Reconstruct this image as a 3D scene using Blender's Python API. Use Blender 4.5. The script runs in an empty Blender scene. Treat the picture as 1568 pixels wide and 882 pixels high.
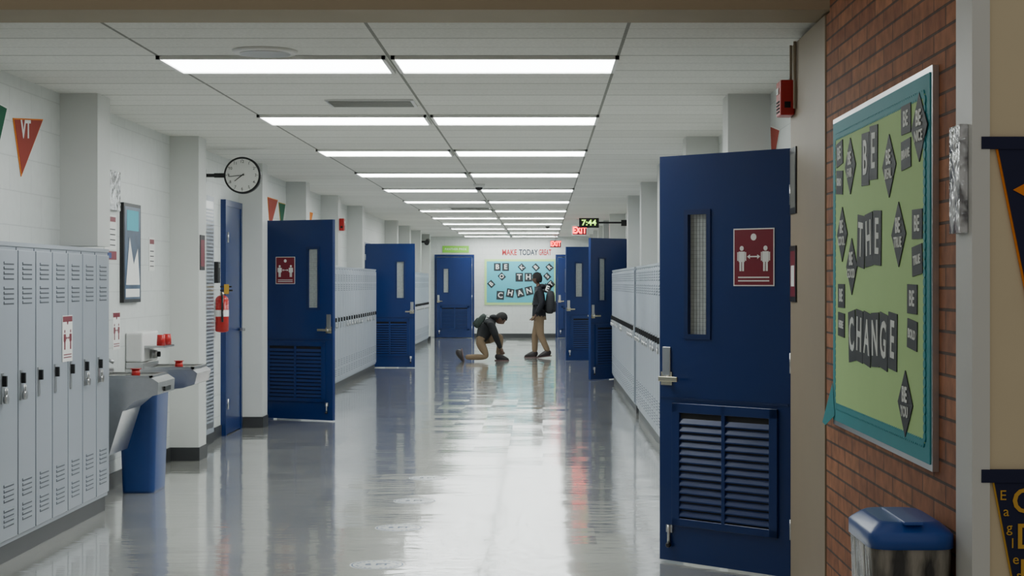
import bpy, bmesh, math, random
from mathutils import Vector, Matrix
random.seed(4)
S=bpy.context.scene
COL=S.collection
DEBUG=0

# ---------------------------------------------------------------- materials
def newmat(name):
    m=bpy.data.materials.new(name); m.use_nodes=True
    nt=m.node_tree; b=nt.nodes['Principled BSDF']
    return m,nt,b
def N(nt,t,**k):
    n=nt.nodes.new(t)
    for a,v in k.items(): setattr(n,a,v)
    return n
def paint(name,col,rough=0.5,var=0.08,scale=6,bump=0.0,bscale=200,metal=0.0,spec=0.5):
    m,nt,b=newmat(name)
    geo=N(nt,'ShaderNodeNewGeometry')
    no=N(nt,'ShaderNodeTexNoise'); no.inputs['Scale'].default_value=scale; no.inputs['Detail'].default_value=3
    nt.links.new(geo.outputs['Position'],no.inputs['Vector'])
    mx=N(nt,'ShaderNodeMix',data_type='RGBA')
    mx.inputs[6].default_value=(*[c*(1-var) for c in col],1)
    mx.inputs[7].default_value=(*[min(1,c*(1+var)) for c in col],1)
    nt.links.new(no.outputs['Fac'],mx.inputs[0]); nt.links.new(mx.outputs[2],b.inputs['Base Color'])
    b.inputs['Roughness'].default_value=rough; b.inputs['Metallic'].default_value=metal
    b.inputs['Specular IOR Level'].default_value=spec
    if bump:
        n2=N(nt,'ShaderNodeTexNoise'); n2.inputs['Scale'].default_value=bscale
        nt.links.new(geo.outputs['Position'],n2.inputs['Vector'])
        bp=N(nt,'ShaderNodeBump'); bp.inputs['Strength'].default_value=bump; bp.inputs['Distance'].default_value=0.01
        nt.links.new(n2.outputs['Fac'],bp.inputs['Height']); nt.links.new(bp.outputs['Normal'],b.inputs['Normal'])
    return m
def emis(name,col,st):
    m,nt,b=newmat(name)
    b.inputs['Base Color'].default_value=(*col,1)
    b.inputs['Emission Color'].default_value=(*col,1); b.inputs['Emission Strength'].default_value=st
    return m
def brickmat(name,c1,c2,mort,bw,bh,ms,axis,rough=0.7,bump=0.5,dist=0.004,var=0.15,off=0.5):
    m,nt,b=newmat(name)
    geo=N(nt,'ShaderNodeNewGeometry'); sp=N(nt,'ShaderNodeSeparateXYZ'); cb=N(nt,'ShaderNodeCombineXYZ')
    nt.links.new(geo.outputs['Position'],sp.inputs[0])
    nt.links.new(sp.outputs['Y' if axis=='x' else 'X'],cb.inputs[0])
    nt.links.new(sp.outputs['Y' if axis=='z' else 'Z'],cb.inputs[1])
    br=N(nt,'ShaderNodeTexBrick'); br.offset=off
    br.inputs['Scale'].default_value=1
    br.inputs['Brick Width'].default_value=bw; br.inputs['Row Height'].default_value=bh
    br.inputs['Mortar Size'].default_value=ms; br.inputs['Mortar Smooth'].default_value=0.2
    br.inputs['Color1'].default_value=(*c1,1); br.inputs['Color2'].default_value=(*c2,1); br.inputs['Mortar'].default_value=(*mort,1)
    nt.links.new(cb.outputs[0],br.inputs['Vector'])
    no=N(nt,'ShaderNodeTexNoise'); no.inputs['Scale'].default_value=14; no.inputs['Detail'].default_value=6
    nt.links.new(geo.outputs['Position'],no.inputs['Vector'])
    mr=N(nt,'ShaderNodeMapRange'); mr.inputs[1].default_value=0.3; mr.inputs[2].default_value=0.7
    mr.inputs[3].default_value=1-var; mr.inputs[4].default_value=1+var
    nt.links.new(no.outputs['Fac'],mr.inputs[0])
    vm=N(nt,'ShaderNodeVectorMath',operation='SCALE')
    nt.links.new(br.outputs['Color'],vm.inputs[0]); nt.links.new(mr.outputs[0],vm.inputs['Scale'])
    nt.links.new(vm.outputs[0],b.inputs['Base Color'])
    b.inputs['Roughness'].default_value=rough
    inv=N(nt,'ShaderNodeMath',operation='SUBTRACT'); inv.inputs[0].default_value=1
    nt.links.new(br.outputs['Fac'],inv.inputs[1])
    bp=N(nt,'ShaderNodeBump'); bp.inputs['Strength'].default_value=bump; bp.inputs['Distance'].default_value=dist
    nt.links.new(inv.outputs[0],bp.inputs['Height']); nt.links.new(bp.outputs['Normal'],b.inputs['Normal'])
    return m

W=(0.655,0.68,0.665)
W2=(0.635,0.66,0.645); WM=(0.55,0.57,0.56)
M_WALLX=brickmat('painted_block_side',W,W2,WM,0.4,0.2,0.004,'x',0.42,0.35,0.004,0.03)
M_WALLY=brickmat('painted_block_end',W,W2,WM,0.4,0.2,0.004,'y',0.42,0.35,0.004,0.03)
M_BRICK=brickmat('red_brick',(0.37,0.152,0.07),(0.27,0.10,0.047),(0.09,0.055,0.04),0.30,0.066,0.005,'x',0.75,0.9,0.008,0.3)
M_PIL=paint('pilaster_paint',(0.62,0.635,0.615),0.45,0.03)
M_TAN=paint('tan_paint',(0.31,0.25,0.175),0.5,0.05)
M_BEAM=paint('beam_paint',(0.34,0.28,0.19),0.6,0.05)
M_CREAM=paint('cream_paint',(0.62,0.53,0.36),0.6,0.04)
M_BASE=paint('vinyl_base',(0.035,0.037,0.04),0.4,0.1)
M_BLUE=paint('blue_door_paint',(0.0035,0.022,0.12),0.30,0.08,3)
M_BLUE2=paint('blue_louvre_paint',(0.003,0.017,0.09),0.35,0.05)
M_DARK=paint('dark_gap',(0.01,0.01,0.012),0.8,0.1)
M_STEEL=paint('brushed_steel',(0.55,0.55,0.55),0.28,0.08,30,metal=1)
M_BRASS=paint('lever_metal',(0.6,0.55,0.42),0.25,0.05,metal=1)
M_LOCK=paint('locker_enamel',(0.34,0.375,0.43),0.33,0.03,3)
M_LOCK2=paint('locker_slot',(0.09,0.10,0.12),0.5,0.03)
M_WHITE=paint('white_plastic',(0.75,0.75,0.73),0.4,0.02)
M_PAPER=paint('paper_white',(0.8,0.8,0.78),0.6,0.02)
M_STICK=paint('sticker_vinyl',(0.66,0.68,0.68),0.15,0.02)
M_STICKB=paint('sticker_print',(0.20,0.25,0.36),0.15,0.02)
M_RED=paint('red_enamel',(0.45,0.012,0.012),0.35,0.05)
M_MAROON=paint('maroon_print',(0.19,0.01,0.025),0.4,0.05)
M_PENRED=paint('pennant_red',(0.30,0.035,0.02),0.8,0.05)
M_BLACK=paint('black_plastic',(0.012,0.012,0.013),0.4,0.1)
M_NAVY=paint('navy_felt',(0.012,0.015,0.05),0.9,0.1)
M_ORANGE=paint('orange_felt',(0.75,0.22,0.02),0.9,0.05)
M_GOLD=paint('gold_felt',(0.6,0.35,0.05),0.9,0.05)
M_GREENF=paint('green_felt',(0.01,0.10,0.05),0.9,0.05)
M_TEAL=paint('teal_border',(0.02,0.28,0.32),0.6,0.05)
M_LIME=paint('lime_paper',(0.46,0.70,0.28),0.7,0.03)
M_LIME2=paint('lime_sign',(0.25,0.65,0.06),0.5,0.03)
M_SKYB=paint('turquoise_paper',(0.09,0.42,0.52),0.7,0.03)
M_ALU=paint('aluminium',(0.6,0.6,0.6),0.3,0.03,metal=0.9)
M_TILEB=paint('letter_card_black',(0.02,0.025,0.03),0.6,0.1)
M_LETTER=paint('letter_white',(0.75,0.78,0.75),0.6,0.02)
M_GLASS=paint('wired_glass',(0.42,0.45,0.44),0.12,0.25,40)
M_WIRE=paint('glass_wire',(0.12,0.12,0.12),0.5,0.1)
M_BINB=paint('bin_blue',(0.010,0.05,0.22),0.4,0.05)
M_BINLID=paint('bin_lid_blue',(0.02,0.08,0.36),0.3,0.05)
M_BINGR=paint('bin_grey',(0.16,0.16,0.14),0.5,0.1)
M_PHOTO=paint('poster_blue_print',(0.05,0.09,0.16),0.3,0.8,5)
M_LIGHT=emis('troffer_lens',(0.95,1.0,0.985),15.5)
M_REDL=emis('exit_red',(1.0,0.03,0.03),9.0)
M_GRNL=emis('clock_green',(0.5,1.0,0.1),3.0)

def acrylic():
    m,nt,b=newmat('acrylic_painted_glare')
    b.inputs['Roughness'].default_value=0.12
    b.inputs['Transmission Weight'].default_value=0.35; b.inputs['IOR'].default_value=1.45
    geo=N(nt,'ShaderNodeNewGeometry'); no=N(nt,'ShaderNodeTexNoise'); no.inputs['Scale'].default_value=18
    nt.links.new(geo.outputs['Position'],no.inputs['Vector'])
    bp=N(nt,'ShaderNodeBump'); bp.inputs['Strength'].default_value=.8; bp.inputs['Distance'].default_value=0.02
    nt.links.new(no.outputs['Fac'],bp.inputs['Height']); nt.links.new(bp.outputs['Normal'],b.inputs['Normal'])
    cr=N(nt,'ShaderNodeValToRGB'); cr.color_ramp.elements[0].position=.38; cr.color_ramp.elements[1].position=.52
    cr.color_ramp.elements[0].color=(.2,.2,.21,1); cr.color_ramp.elements[1].color=(.85,.87,.9,1)  # white glare and dark streaks of the clear plastic, painted into its base colour
    nt.links.new(no.outputs['Fac'],cr.inputs[0]); nt.links.new(cr.outputs[0],b.inputs['Base Color'])
    return m
M_ACR=acrylic()

def floormat():
    m,nt,b=newmat('waxed_vinyl_tile')
    L=nt.links.new
    geo=N(nt,'ShaderNodeNewGeometry')
    sc=N(nt,'ShaderNodeVectorMath',operation='SCALE'); sc.inputs['Scale'].default_value=1/0.305
    L(geo.outputs['Position'],sc.inputs[0])
    fl=N(nt,'ShaderNodeVectorMath',operation='FLOOR'); L(sc.outputs[0],fl.inputs[0])
    wn=N(nt,'ShaderNodeTexWhiteNoise',noise_dimensions='2D'); L(fl.outputs[0],wn.inputs['Vector'])
    sub=N(nt,'ShaderNodeVectorMath',operation='SUBTRACT'); sub.inputs[1].default_value=(.5,.5,.5)
    L(wn.outputs['Color'],sub.inputs[0])
    mul=N(nt,'ShaderNodeVectorMath',operation='MULTIPLY'); mul.inputs[1].default_value=(0.005,0.020,0)
    L(sub.outputs[0],mul.inputs[0])
    add=N(nt,'ShaderNodeVectorMath',operation='ADD'); add.inputs[1].default_value=(0,0,1)
    L(mul.outputs[0],add.inputs[0])
    nm=N(nt,'ShaderNodeVectorMath',operation='NORMALIZE'); L(add.outputs[0],nm.inputs[0])
    mp=N(nt,'ShaderNodeMapping'); mp.inputs['Scale'].default_value=(3.0,10.0,1)
    L(geo.outputs['Position'],mp.inputs[0])
    n2=N(nt,'ShaderNodeTexNoise'); n2.inputs['Scale'].default_value=1.0; n2.inputs['Detail'].default_value=3
    L(mp.outputs[0],n2.inputs['Vector'])
    bp=N(nt,'ShaderNodeBump'); bp.inputs['Strength'].default_value=0.6; bp.inputs['Distance'].default_value=0.003
    L(n2.outputs['Fac'],bp.inputs['Height']); L(nm.outputs[0],bp.inputs['Normal'])
    L(bp.outputs['Normal'],b.inputs['Normal'])
    L(bp.outputs['Normal'],b.inputs['Coat Normal'])
    br=N(nt,'ShaderNodeTexBrick'); br.offset=0
    br.inputs['Scale'].default_value=1; br.inputs['Brick Width'].default_value=0.305; br.inputs['Row Height'].default_value=0.305
    br.inputs['Mortar Size'].default_value=0.0015
    br.inputs['Color1'].default_value=(0.46,0.455,0.415,1); br.inputs['Color2'].default_value=(0.42,0.42,0.385,1)
    br.inputs['Mortar'].default_value=(0.26,0.26,0.24,1)
    L(geo.outputs['Position'],br.inputs['Vector'])
    n3=N(nt,'ShaderNodeTexNoise'); n3.inputs['Scale'].default_value=2.5; n3.inputs['Detail'].default_value=8; n3.inputs['Roughness'].default_value=.7
    L(geo.outputs['Position'],n3.inputs['Vector'])
    mr=N(nt,'ShaderNodeMapRange'); mr.inputs[1].default_value=.3; mr.inputs[2].default_value=.7; mr.inputs[3].default_value=.85; mr.inputs[4].default_value=1.1
    L(n3.outputs['Fac'],mr.inputs[0])
    v=N(nt,'ShaderNodeVectorMath',operation='SCALE'); L(br.outputs['Color'],v.inputs[0]); L(mr.outputs[0],v.inputs['Scale'])
    L(v.outputs[0],b.inputs['Base Color'])
    b.inputs['Roughness'].default_value=.14
    b.inputs['IOR'].default_value=1.5
    b.inputs['Coat Weight'].default_value=1.0; b.inputs['Coat IOR'].default_value=1.55
    mr2=N(nt,'ShaderNodeMapRange'); mr2.inputs[1].default_value=.3; mr2.inputs[2].default_value=.7; mr2.inputs[3].default_value=.045; mr2.inputs[4].default_value=.10
    L(n3.outputs['Fac'],mr2.inputs[0]); L(mr2.outputs[0],b.inputs['Coat Roughness'])
    return m
M_FLOOR=floormat()

def ceilmat():
    m,nt,b=newmat('acoustic_panel')
    L=nt.links.new
    geo=N(nt,'ShaderNodeNewGeometry')
    def grid(bw,bh,ox,oy,ms):
        a=N(nt,'ShaderNodeVectorMath',operation='ADD'); a.inputs[1].default_value=(ox,oy,0)
        L(geo.outputs['Position'],a.inputs[0])
        br=N(nt,'ShaderNodeTexBrick'); br.offset=0
        br.inputs['Scale'].default_value=1; br.inputs['Brick Width'].default_value=bw; br.inputs['Row Height'].default_value=bh
        br.inputs['Mortar Size'].default_value=ms
        br.inputs['Color1'].default_value=(.78,.78,.74,1); br.inputs['Color2'].default_value=(.70,.70,.66,1); br.inputs['Mortar'].default_value=(.25,.25,.23,1)
        L(a.outputs[0],br.inputs['Vector']); return br
    g1=grid(1.22,0.61,0.82,-8.645,0.009)
    g2=grid(50,0.305,25,-8.645,0.005)
    no=N(nt,'ShaderNodeTexNoise'); no.inputs['Scale'].default_value=60; no.inputs['Detail'].default_value=4
    L(geo.outputs['Position'],no.inputs['Vector'])
    mx=N(nt,'ShaderNodeMix',data_type='RGBA'); mx.inputs[7].default_value=(.40,.40,.37,1)
    f=N(nt,'ShaderNodeMath',operation='MULTIPLY'); f.inputs[1].default_value=0.7
    L(g2.outputs['Fac'],f.inputs[0]); L(f.outputs[0],mx.inputs[0]); L(g1.outputs['Color'],mx.inputs[6])
    mr=N(nt,'ShaderNodeMapRange'); mr.inputs[1].default_value=.35; mr.inputs[2].default_value=.65; mr.inputs[3].default_value=.92; mr.inputs[4].default_value=1.04
    L(no.outputs['Fac'],mr.inputs[0])
    v=N(nt,'ShaderNodeVectorMath',operation='SCALE'); L(mx.outputs[2],v.inputs[0]); L(mr.outputs[0],v.inputs['Scale'])
    L(v.outputs[0],b.inputs['Base Color']); b.inputs['Roughness'].default_value=.85
    bp=N(nt,'ShaderNodeBump'); bp.inputs['Strength'].default_value=.4; bp.inputs['Distance'].default_value=.004
    L(no.outputs['Fac'],bp.inputs['Height']); L(bp.outputs['Normal'],b.inputs['Normal'])
    return m
M_CEIL=ceilmat()

# ---------------------------------------------------------------- mesh builder
class MB:
    def __init__(s): s.bm=bmesh.new(); s.mats=[]
    def mi(s,m):
        if m not in s.mats: s.mats.append(m)
        return s.mats.index(m)
    def _f(s,vs,m,smooth=False):
        try: f=s.bm.faces.new(vs)
        except ValueError: return None
        f.material_index=s.mi(m); f.smooth=smooth; return f
    def box(s,x0,x1,y0,y1,z0,z1,m,M=None,bev=0):
        x0,x1=sorted((x0,x1)); y0,y1=sorted((y0,y1)); z0,z1=sorted((z0,z1))
        t=bmesh.new(); bmesh.ops.create_cube(t,size=1)
        for v in t.verts: v.co=Vector(((x0+x1)/2+v.co.x*(x1-x0),(y0+y1)/2+v.co.y*(y1-y0),(z0+z1)/2+v.co.z*(z1-z0)))
        if bev: bmesh.ops.bevel(t,geom=t.edges[:],offset=bev,segments=3,affect='EDGES',profile=0.5)
        s.merge(t,m,M,smooth=False)
    def merge(s,t,m,M=None,smooth=True):
        mp={}
        for v in t.verts: mp[v]=s.bm.verts.new(M@v.co if M else v.co)
        for f in t.faces: s._f([mp[v] for v in f.verts],m,smooth)
        t.free()
    def cyl(s,a,b,r1,r2,m,seg=20,cap=True):
        a=Vector(a); b=Vector(b); d=b-a; q=d.to_track_quat('Z','Y').to_matrix().to_4x4()
        t=bmesh.new(); bmesh.ops.create_cone(t,cap_ends=cap,segments=seg,radius1=r1,radius2=r2,depth=d.length)
        s.merge(t,m,Matrix.Translation((a+b)/2)@q)
        s.bm.faces.ensure_lookup_table()
        for f in s.bm.faces[-seg-2:]:
            if len(f.verts)>4: f.smooth=False
    def ball(s,c,r,m,M=None,seg=20):
        t=bmesh.new(); bmesh.ops.create_uvsphere(t,u_segments=seg,v_segments=seg//2+2,radius=1)
        if not hasattr(r,'__len__'): r=(r,r,r)
        T=Matrix.Translation(c)@(M or Matrix.Identity(4))@Matrix.Diagonal((*r,1))
        s.merge(t,m,T)
    def prism(s,pts,d,m):
        a=[s.bm.verts.new(Vector(p)) for p in pts]; b=[s.bm.verts.new(Vector(p)+Vector(d)) for p in pts]
        s._f(a[::-1],m); s._f(b,m); n=len(a)
        for i in range(n): s._f([a[i],a[(i+1)%n],b[(i+1)%n],b[i]],m)
    def tube(s,pts,r,m,seg=8):
        for i in range(len(pts)-1):
            s.cyl(pts[i],pts[i+1],r,r,m,seg)
            if i: s.ball(pts[i],r,m,seg=8)
    def text(s,txt,size,o,xd,yd,m,center=True,ex=0.001,sx=1,bold=0.0):
        c=bpy.data.curves.new('t','FONT'); c.body=txt; c.size=size; c.extrude=ex; c.offset=bold
        c.resolution_u=3
        if center: c.align_x='CENTER'; c.align_y='CENTER'
        ob=bpy.data.objects.new('t',c); COL.objects.link(ob)
        dg=bpy.context.evaluated_depsgraph_get(); dg.update()
        me=bpy.data.meshes.new_from_object(ob.evaluated_get(dg))
        o=Vector(o); xd=Vector(xd).normalized(); yd=Vector(yd).normalized(); zd=xd.cross(yd)
        vs=[s.bm.verts.new(o+xd*v.co.x*sx+yd*v.co.y+zd*v.co.z) for v in me.vertices]
        for p in me.polygons: s._f([vs[i] for i in p.vertices],m)
        bpy.data.objects.remove(ob); bpy.data.curves.remove(c); bpy.data.meshes.remove(me)
    def done(s,name,loc=(0,0,0),rz=0,parent=None,recalc=True):
        if recalc: bmesh.ops.recalc_face_normals(s.bm,faces=s.bm.faces[:])
        me=bpy.data.meshes.new(name); s.bm.to_mesh(me); s.bm.free()
        for m in s.mats: me.materials.append(m)
        o=bpy.data.objects.new(name,me); COL.objects.link(o)
        o.location=loc; o.rotation_euler=(0,0,rz)
        if parent: o.parent=parent
        return o
def simple_box(name,x0,x1,y0,y1,z0,z1,m,bev=0):
    b=MB(); b.box(x0,x1,y0,y1,z0,z1,m,bev=bev); return b.done(name)

# ---------------------------------------------------------------- room
CZ=2.67; XL=-3.07; XR=1.45; YE=43.2
simple_box('floor',-7,5,-3,YE+.3,-.1,0,M_FLOOR)
simple_box('ceiling',XL-.2,XR+.6,7.3,YE+.2,CZ,CZ+.1,M_CEIL)
simple_box('trim_header_beam',XL-.2,1.9,6.95,7.3,2.63,3.9,M_BEAM)
LEFT_OPEN=[(17.65,18.6),(28.1,29.05)]
RIGHT_OPEN=[(8.2,9.15),(25.05,26.0),(30.75,31.7)]
py=[10.4+3.05*i for i in range(11)]
def side_wall(name,X,s,y0,y1,opens,H=CZ):
    b=MB(); y=y0
    for a,c in opens+[(y1,None)]:
        b.box(X-.2*s,X,y,a,0,H,M_WALLX)
        if c is None: break
        b.box(X-.2*s,X,a,c,2.16,H,M_WALLX)
        b.box(X-1.3*s,X-1.2*s,a-.1,c+.1,0,2.3,M_PIL)
        b.box(X-1.2*s,X-.2*s,a-.1,a-.02,0,2.3,M_PIL); b.box(X-1.2*s,X-.2*s,c+.02,c+.1,0,2.3,M_PIL)
        b.box(X-1.2*s,X-.2*s,a-.02,c+.02,2.2,2.3,M_PIL)
        b.box(X-.2*s,X+.006*s,a,a+.04,0,2.16,M_BLUE); b.box(X-.2*s,X+.006*s,c-.04,c,0,2.16,M_BLUE)
        b.box(X-.2*s,X+.006*s,a,c,2.12,2.16,M_BLUE)
        y=c
    for i,yy in enumerate(py):      # pilasters
        if s==1:
            if 28.0<yy<29.1: continue
            z0=1.70 if (i==0 or 18.8<yy<27.3 or 33.5<yy<39.9) else 0
            b.box(XL,-2.83,yy-.02,yy+.28,z0,CZ,M_PIL)
            if z0==0: b.box(XL,-2.822,yy-.028,yy+.288,0,.11,M_BASE)
        else:
            if 25.0<yy<26.0 or 31<yy<31.5: continue
            z0=1.66 if (14<yy<17.9 or 18.3<yy<24.3) else 0
            b.box(1.18,XR,yy,yy+.3,z0,CZ,M_PIL)
            if z0==0: b.box(1.172,XR,yy-.008,yy+.308,0,.11,M_BASE)
    return b.done(name)
side_wall('wall_left',XL,1,3.0,YE,LEFT_OPEN,CZ)
side_wall('wall_right',XR,-1,8.0,YE,RIGHT_OPEN,CZ)
simple_box('wall_end',XL-.2,XR+.2,YE,YE+.2,0,CZ,M_WALLY)
simple_box('wall_brick_right',1.222,1.9,4.78,7.03,0,2.62,M_BRICK)
simple_box('trim_tan_column',1.215,XR+.2,7.03,8.0,0,2.62,M_TAN)
simple_box('trim_corner_post',1.21,1.26,4.60,4.78,0,3.6,M_PIL)
simple_box('wall_cream_right',1.26,4.5,4.61,4.78,0,3.6,M_CREAM)
simple_box('wall_brick_upper',1.222,1.9,4.78,6.95,2.62,3.6,M_BRICK)
b=MB()
for a,c in ((10.56,13.43),(13.74,15.55),(16.4,16.47),(16.79,17.62),(29.1,33.4),(40.1,43.2)): b.box(XL,XL+.012,a,c,0,.11,M_BASE)
b.done('baseboard_left')
b=MB()
for a,c in ((9.2,10.38),(10.72,13.4),(26.05,30.7),(31.75,43.2)): b.box(XR-.012,XR,a,c,0,.11,M_BASE)
b.done('baseboard_right')
b=MB(); b.box(-1.84,.37,YE-.012,YE,0,.11,M_BASE); b.done('baseboard_end')

for i in range(12):
    y=8.95+3.05*i
    for x0,x1 in ((-2.05,-.835),(-.805,.405)):
        b=MB()
        b.box(x0+.02,x1-.02,y-.285,y+.285,CZ-.012,CZ-.002,M_LIGHT)
        for a in ((x0,x0+.02,y-.305,y+.305),(x1-.02,x1,y-.305,y+.305),(x0,x1,y-.305,y-.285),(x0,x1,y+.285,y+.305)):
            b.box(*a,CZ-.02,CZ-.001,M_WHITE)
        b.done('ceiling_light_panel')
for (x0,x1,y0,y1) in ((-1.43,-.85,10.7,11.1),(-1.5,-.85,26.2,26.7)):
    b=MB(); b.box(x0,x1,y0,y1,CZ-.012,CZ,M_ALU)
    for k in range(5):
        yy=y0+.03+k*(y1-y0-.06)/5; b.box(x0+.02,x1-.02,yy,yy+(y1-y0)/8,CZ-.016,CZ-.012,M_BINGR)
    b.done('ceiling_vent')
b=MB(); b.cyl((-1.44,8.47,CZ-.015),(-1.44,8.47,CZ),.16,.17,M_WHITE,32); b.cyl((-1.44,8.47,CZ-.02),(-1.44,8.47,CZ-.01),.13,.13,M_ALU,32); b.done('ceiling_speaker')
for (x,y) in ((-.78,20.0),(.1,34)):
    b=MB(); b.cyl((x,y,CZ-.04),(x,y,CZ),.06,.075,M_WHITE,20); b.ball((x,y,CZ-.04),(.045,.045,.035),M_DARK); b.done('smoke_detector')

# ---------------------------------------------------------------- lockers
def lockers(X,s,y0,n,w=.305,depth=.27,H=1.66,locks=True):
    b=MB(); y1=y0+n*w
    bx=lambda u0,u1,d0,d1,z0,z1,m,bev=0: b.box(X+s*d0,X+s*d1,u0,u1,z0,z1,m,bev=bev)
    bx(y0,y1,-depth,-.02,.0,.10,M_BASE)
    bx(y0,y1,-depth,-.004,.10,H,M_LOCK)
    bx(y0-.004,y1+.004,-depth,.004,H,H+.022,M_LOCK)
    for i in range(n):
        a=y0+i*w; c=a+w
        bx(a-.003,a+.003,-.004,-.001,.12,H-.005,M_LOCK2)
        bx(a+.008,c-.008,-.004,.008,.125,H-.02,M_LOCK,bev=.003)
        for zb in (1.36,1.49,.20,.33):
            for k in range(4):
                z=zb+k*.026
                bx(a+.07,c-.07,.008,.013,z,z+.009,M_LOCK)
                bx(a+.072,c-.072,.008,.0095,z-.008,z,M_LOCK2)
        bx(a+.026,a+.062,.008,.014,.84,1.0,M_STEEL)
        bx(a+.034,a+.054,.012,.034,.93,.985,M_DARK)
        if locks and random.random()<.7:
            b.cyl((X+s*.022,a+.044,.865),(X+s*.04,a+.044,.865),.024,.024,M_STEEL,14)
            b.tube([(X+s*.03,a+.03,.88),(X+s*.03,a+.03,.92),(X+s*.03,a+.058,.92),(X+s*.03,a+.058,.88)],.004,M_STEEL,6)
    return b.done('locker_bank')
L1=lockers(-2.80,1,10.52-.305*11,11,depth=.268)
L2=lockers(-2.80,1,27.4-.305*28,28,depth=.268)
L3=lockers(-2.80,1,40-.305*21,21,depth=.268)
R1=lockers(1.03,-1,17.85-.305*12,12,depth=.418,H=1.62)
R2=lockers(1.03,-1,24.1-.305*19,19,depth=.418,H=1.62)
def social_sign(b,o,xd,w,h,red=True):
    o=Vector(o); xd=Vector(xd).normalized(); up=Vector((0,0,1)); n=xd.cross(up)
    def q(u0,u1,v0,v1,d,m):
        b.prism([o+xd*u0*w+up*v0*h,o+xd*u1*w+up*v0*h,o+xd*u1*w+up*v1*h,o+xd*u0*w+up*v1*h],n*d,m)
    bg,fg=(M_MAROON,M_PAPER) if red else (M_PAPER,M_MAROON)
    q(-.5,.5,-.5,.5,.002,M_PAPER); q(-.475,.475,-.48,.48,.0025,bg)
    if not red: q(-.47,.47,.36,.48,.003,M_MAROON)
    for u in (-.29,.29):
        q(u-.075,u+.075,-.08,.10,.0035,fg); q(u-.055,u-.01,-.24,-.08,.0036,fg); q(u+.01,u+.055,-.24,-.08,.0036,fg)
        q(u-.11,u-.085,-.06,.09,.0035,fg); q(u+.085,u+.11,-.06,.09,.0035,fg)
        P=[o+xd*(u*w+math.cos(t)*.05*w)+up*(.155*h+math.sin(t)*.05*w) for t in [k*math.pi/6 for k in range(12)]]
        b.prism(P,n*.0035,fg)
    q(-.11,.11,.0,.022,.0035,fg)
    for sg in (-1,1): b.prism([o+xd*sg*.16*w+up*.011*h,o+xd*sg*.09*w+up*.05*h,o+xd*sg*.09*w-up*.03*h],n*.0035,fg)
    for v in (-.36,-.42): q(-.38,.38,v,v+.022,.0035,fg)
    P=[o+xd*(math.cos(t)*.07*w)+up*(.35*h+math.sin(t)*.07*w) for t in [k*math.pi/6 for k in range(12)]]
    b.prism(P,n*.0035,fg)
b=MB(); social_sign(b,(-2.790,9.58,1.14),(0,1,0),.20,.27,False); b.done('distancing_notice')

# ---------------------------------------------------------------- doors
def door(name,hinge,free,s,sign=True,H=2.13,louvre=True):
    hx,hy=hinge; fx,fy=free
    w=math.hypot(fx-hx,fy-hy); rz=math.atan2(fy-hy,fx-hx); T=.022
    b=MB(); zb=.012
    wx0,wx1,wz0,wz1=w-.31,w-.19,1.20,1.82
    b.box(0,wx0,-T,T,zb,H,M_BLUE); b.box(wx1,w,-T,T,zb,H,M_BLUE)
    b.box(wx0,wx1,-T,T,zb,wz0,M_BLUE); b.box(wx0,wx1,-T,T,wz1,H,M_BLUE)
    b.box(wx0,wx1,-.004,.004,wz0,wz1,M_GLASS)
    for k in (-1,1):
        d0,d1=k*T,k*(T+.006)
        for a in ((wx0-.025,wx0,wz0-.025,wz1+.025),(wx1,wx1+.025,wz0-.025,wz1+.025),(wx0,wx1,wz0-.025,wz0),(wx0,wx1,wz1,wz1+.025)):
            b.box(a[0],a[1],d0,d1,a[2],a[3],M_BLUE2)
        n=30
        for i in range(1,n): 
            z=wz0+(wz1-wz0)*i/n; b.box(wx0,wx1,k*.004,k*.005,z-.0006,z+.0006,M_WIRE)
        for i in range(1,6):
            x=wx0+(wx1-wx0)*i/6; b.box(x-.0006,x+.0006,k*.004,k*.005,wz0,wz1,M_WIRE)
        if louvre:
            lx0,lx1,lz0,lz1=.07,w-.09,.20,.84
            for a in ((lx0,lx0+.05,lz0,lz1),(lx1-.05,lx1,lz0,lz1),(lx0,lx1,lz0,lz0+.04),(lx0,lx1,lz1-.05,lz1),((lx0+lx1)/2-.012,(lx0+lx1)/2+.012,lz0,lz1)):
                b.box(a[0],a[1],d0,k*(T+.014),a[2],a[3],M_BLUE,bev=.003)
            b.box(lx0+.05,lx1-.05,d0,k*(T+.001),lz0+.04,lz1-.05,M_DARK)
            z=lz0+.05
            while z<lz1-.07:
                b.prism([(lx0+.05,k*(T+.001),z+.024),(lx0+.05,k*(T+.013),z),(lx0+.05,k*(T+.013),z+.006),(lx0+.05,k*(T+.001),z+.030)],(lx1-lx0-.1,0,0),M_BLUE)
                z+=.04
            b.box(.01,w-.01,d0,k*(T+.003),.855,.868,M_BLUE2)
        b.box(w-.075,w-.022,d0,k*(T+.008),.98,1.13,M_STEEL,bev=.003)
        b.cyl((w-.048,k*T,.965),(w-.048,k*(T+.05),.965),.014,.012,M_STEEL)
        b.box(w-.16,w-.035,k*(T+.045),k*(T+.06),.952,.978,M_BRASS,bev=.004)
        b.box(w-.085,w-.012,d0,k*(T+.006),.93,1.0,M_BRASS)
        b.cyl((w-.07,k*(T+.012),.10),(w-.07,k*(T+.012),.20),.009,.009,M_STEEL,10)
        b.box(w-.09,w-.05,d0,k*(T+.01),.16,.20,M_STEEL)
        b.ball((w-.07,k*(T+.016),.095),.015,M_BLACK)
    for z in (.25,1.07,1.9): b.cyl((-.004,s*T,z-.05),(-.004,s*T,z+.05),.008,.008,M_STEEL,10)
    if sign:
        xd=(1,0,0) if s<0 else (-1,0,0)
        social_sign(b,(w-.605,s*(T+.001),1.595),xd,.25,.29)
    return b.done(name,(hx,hy,0),rz)
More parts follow.
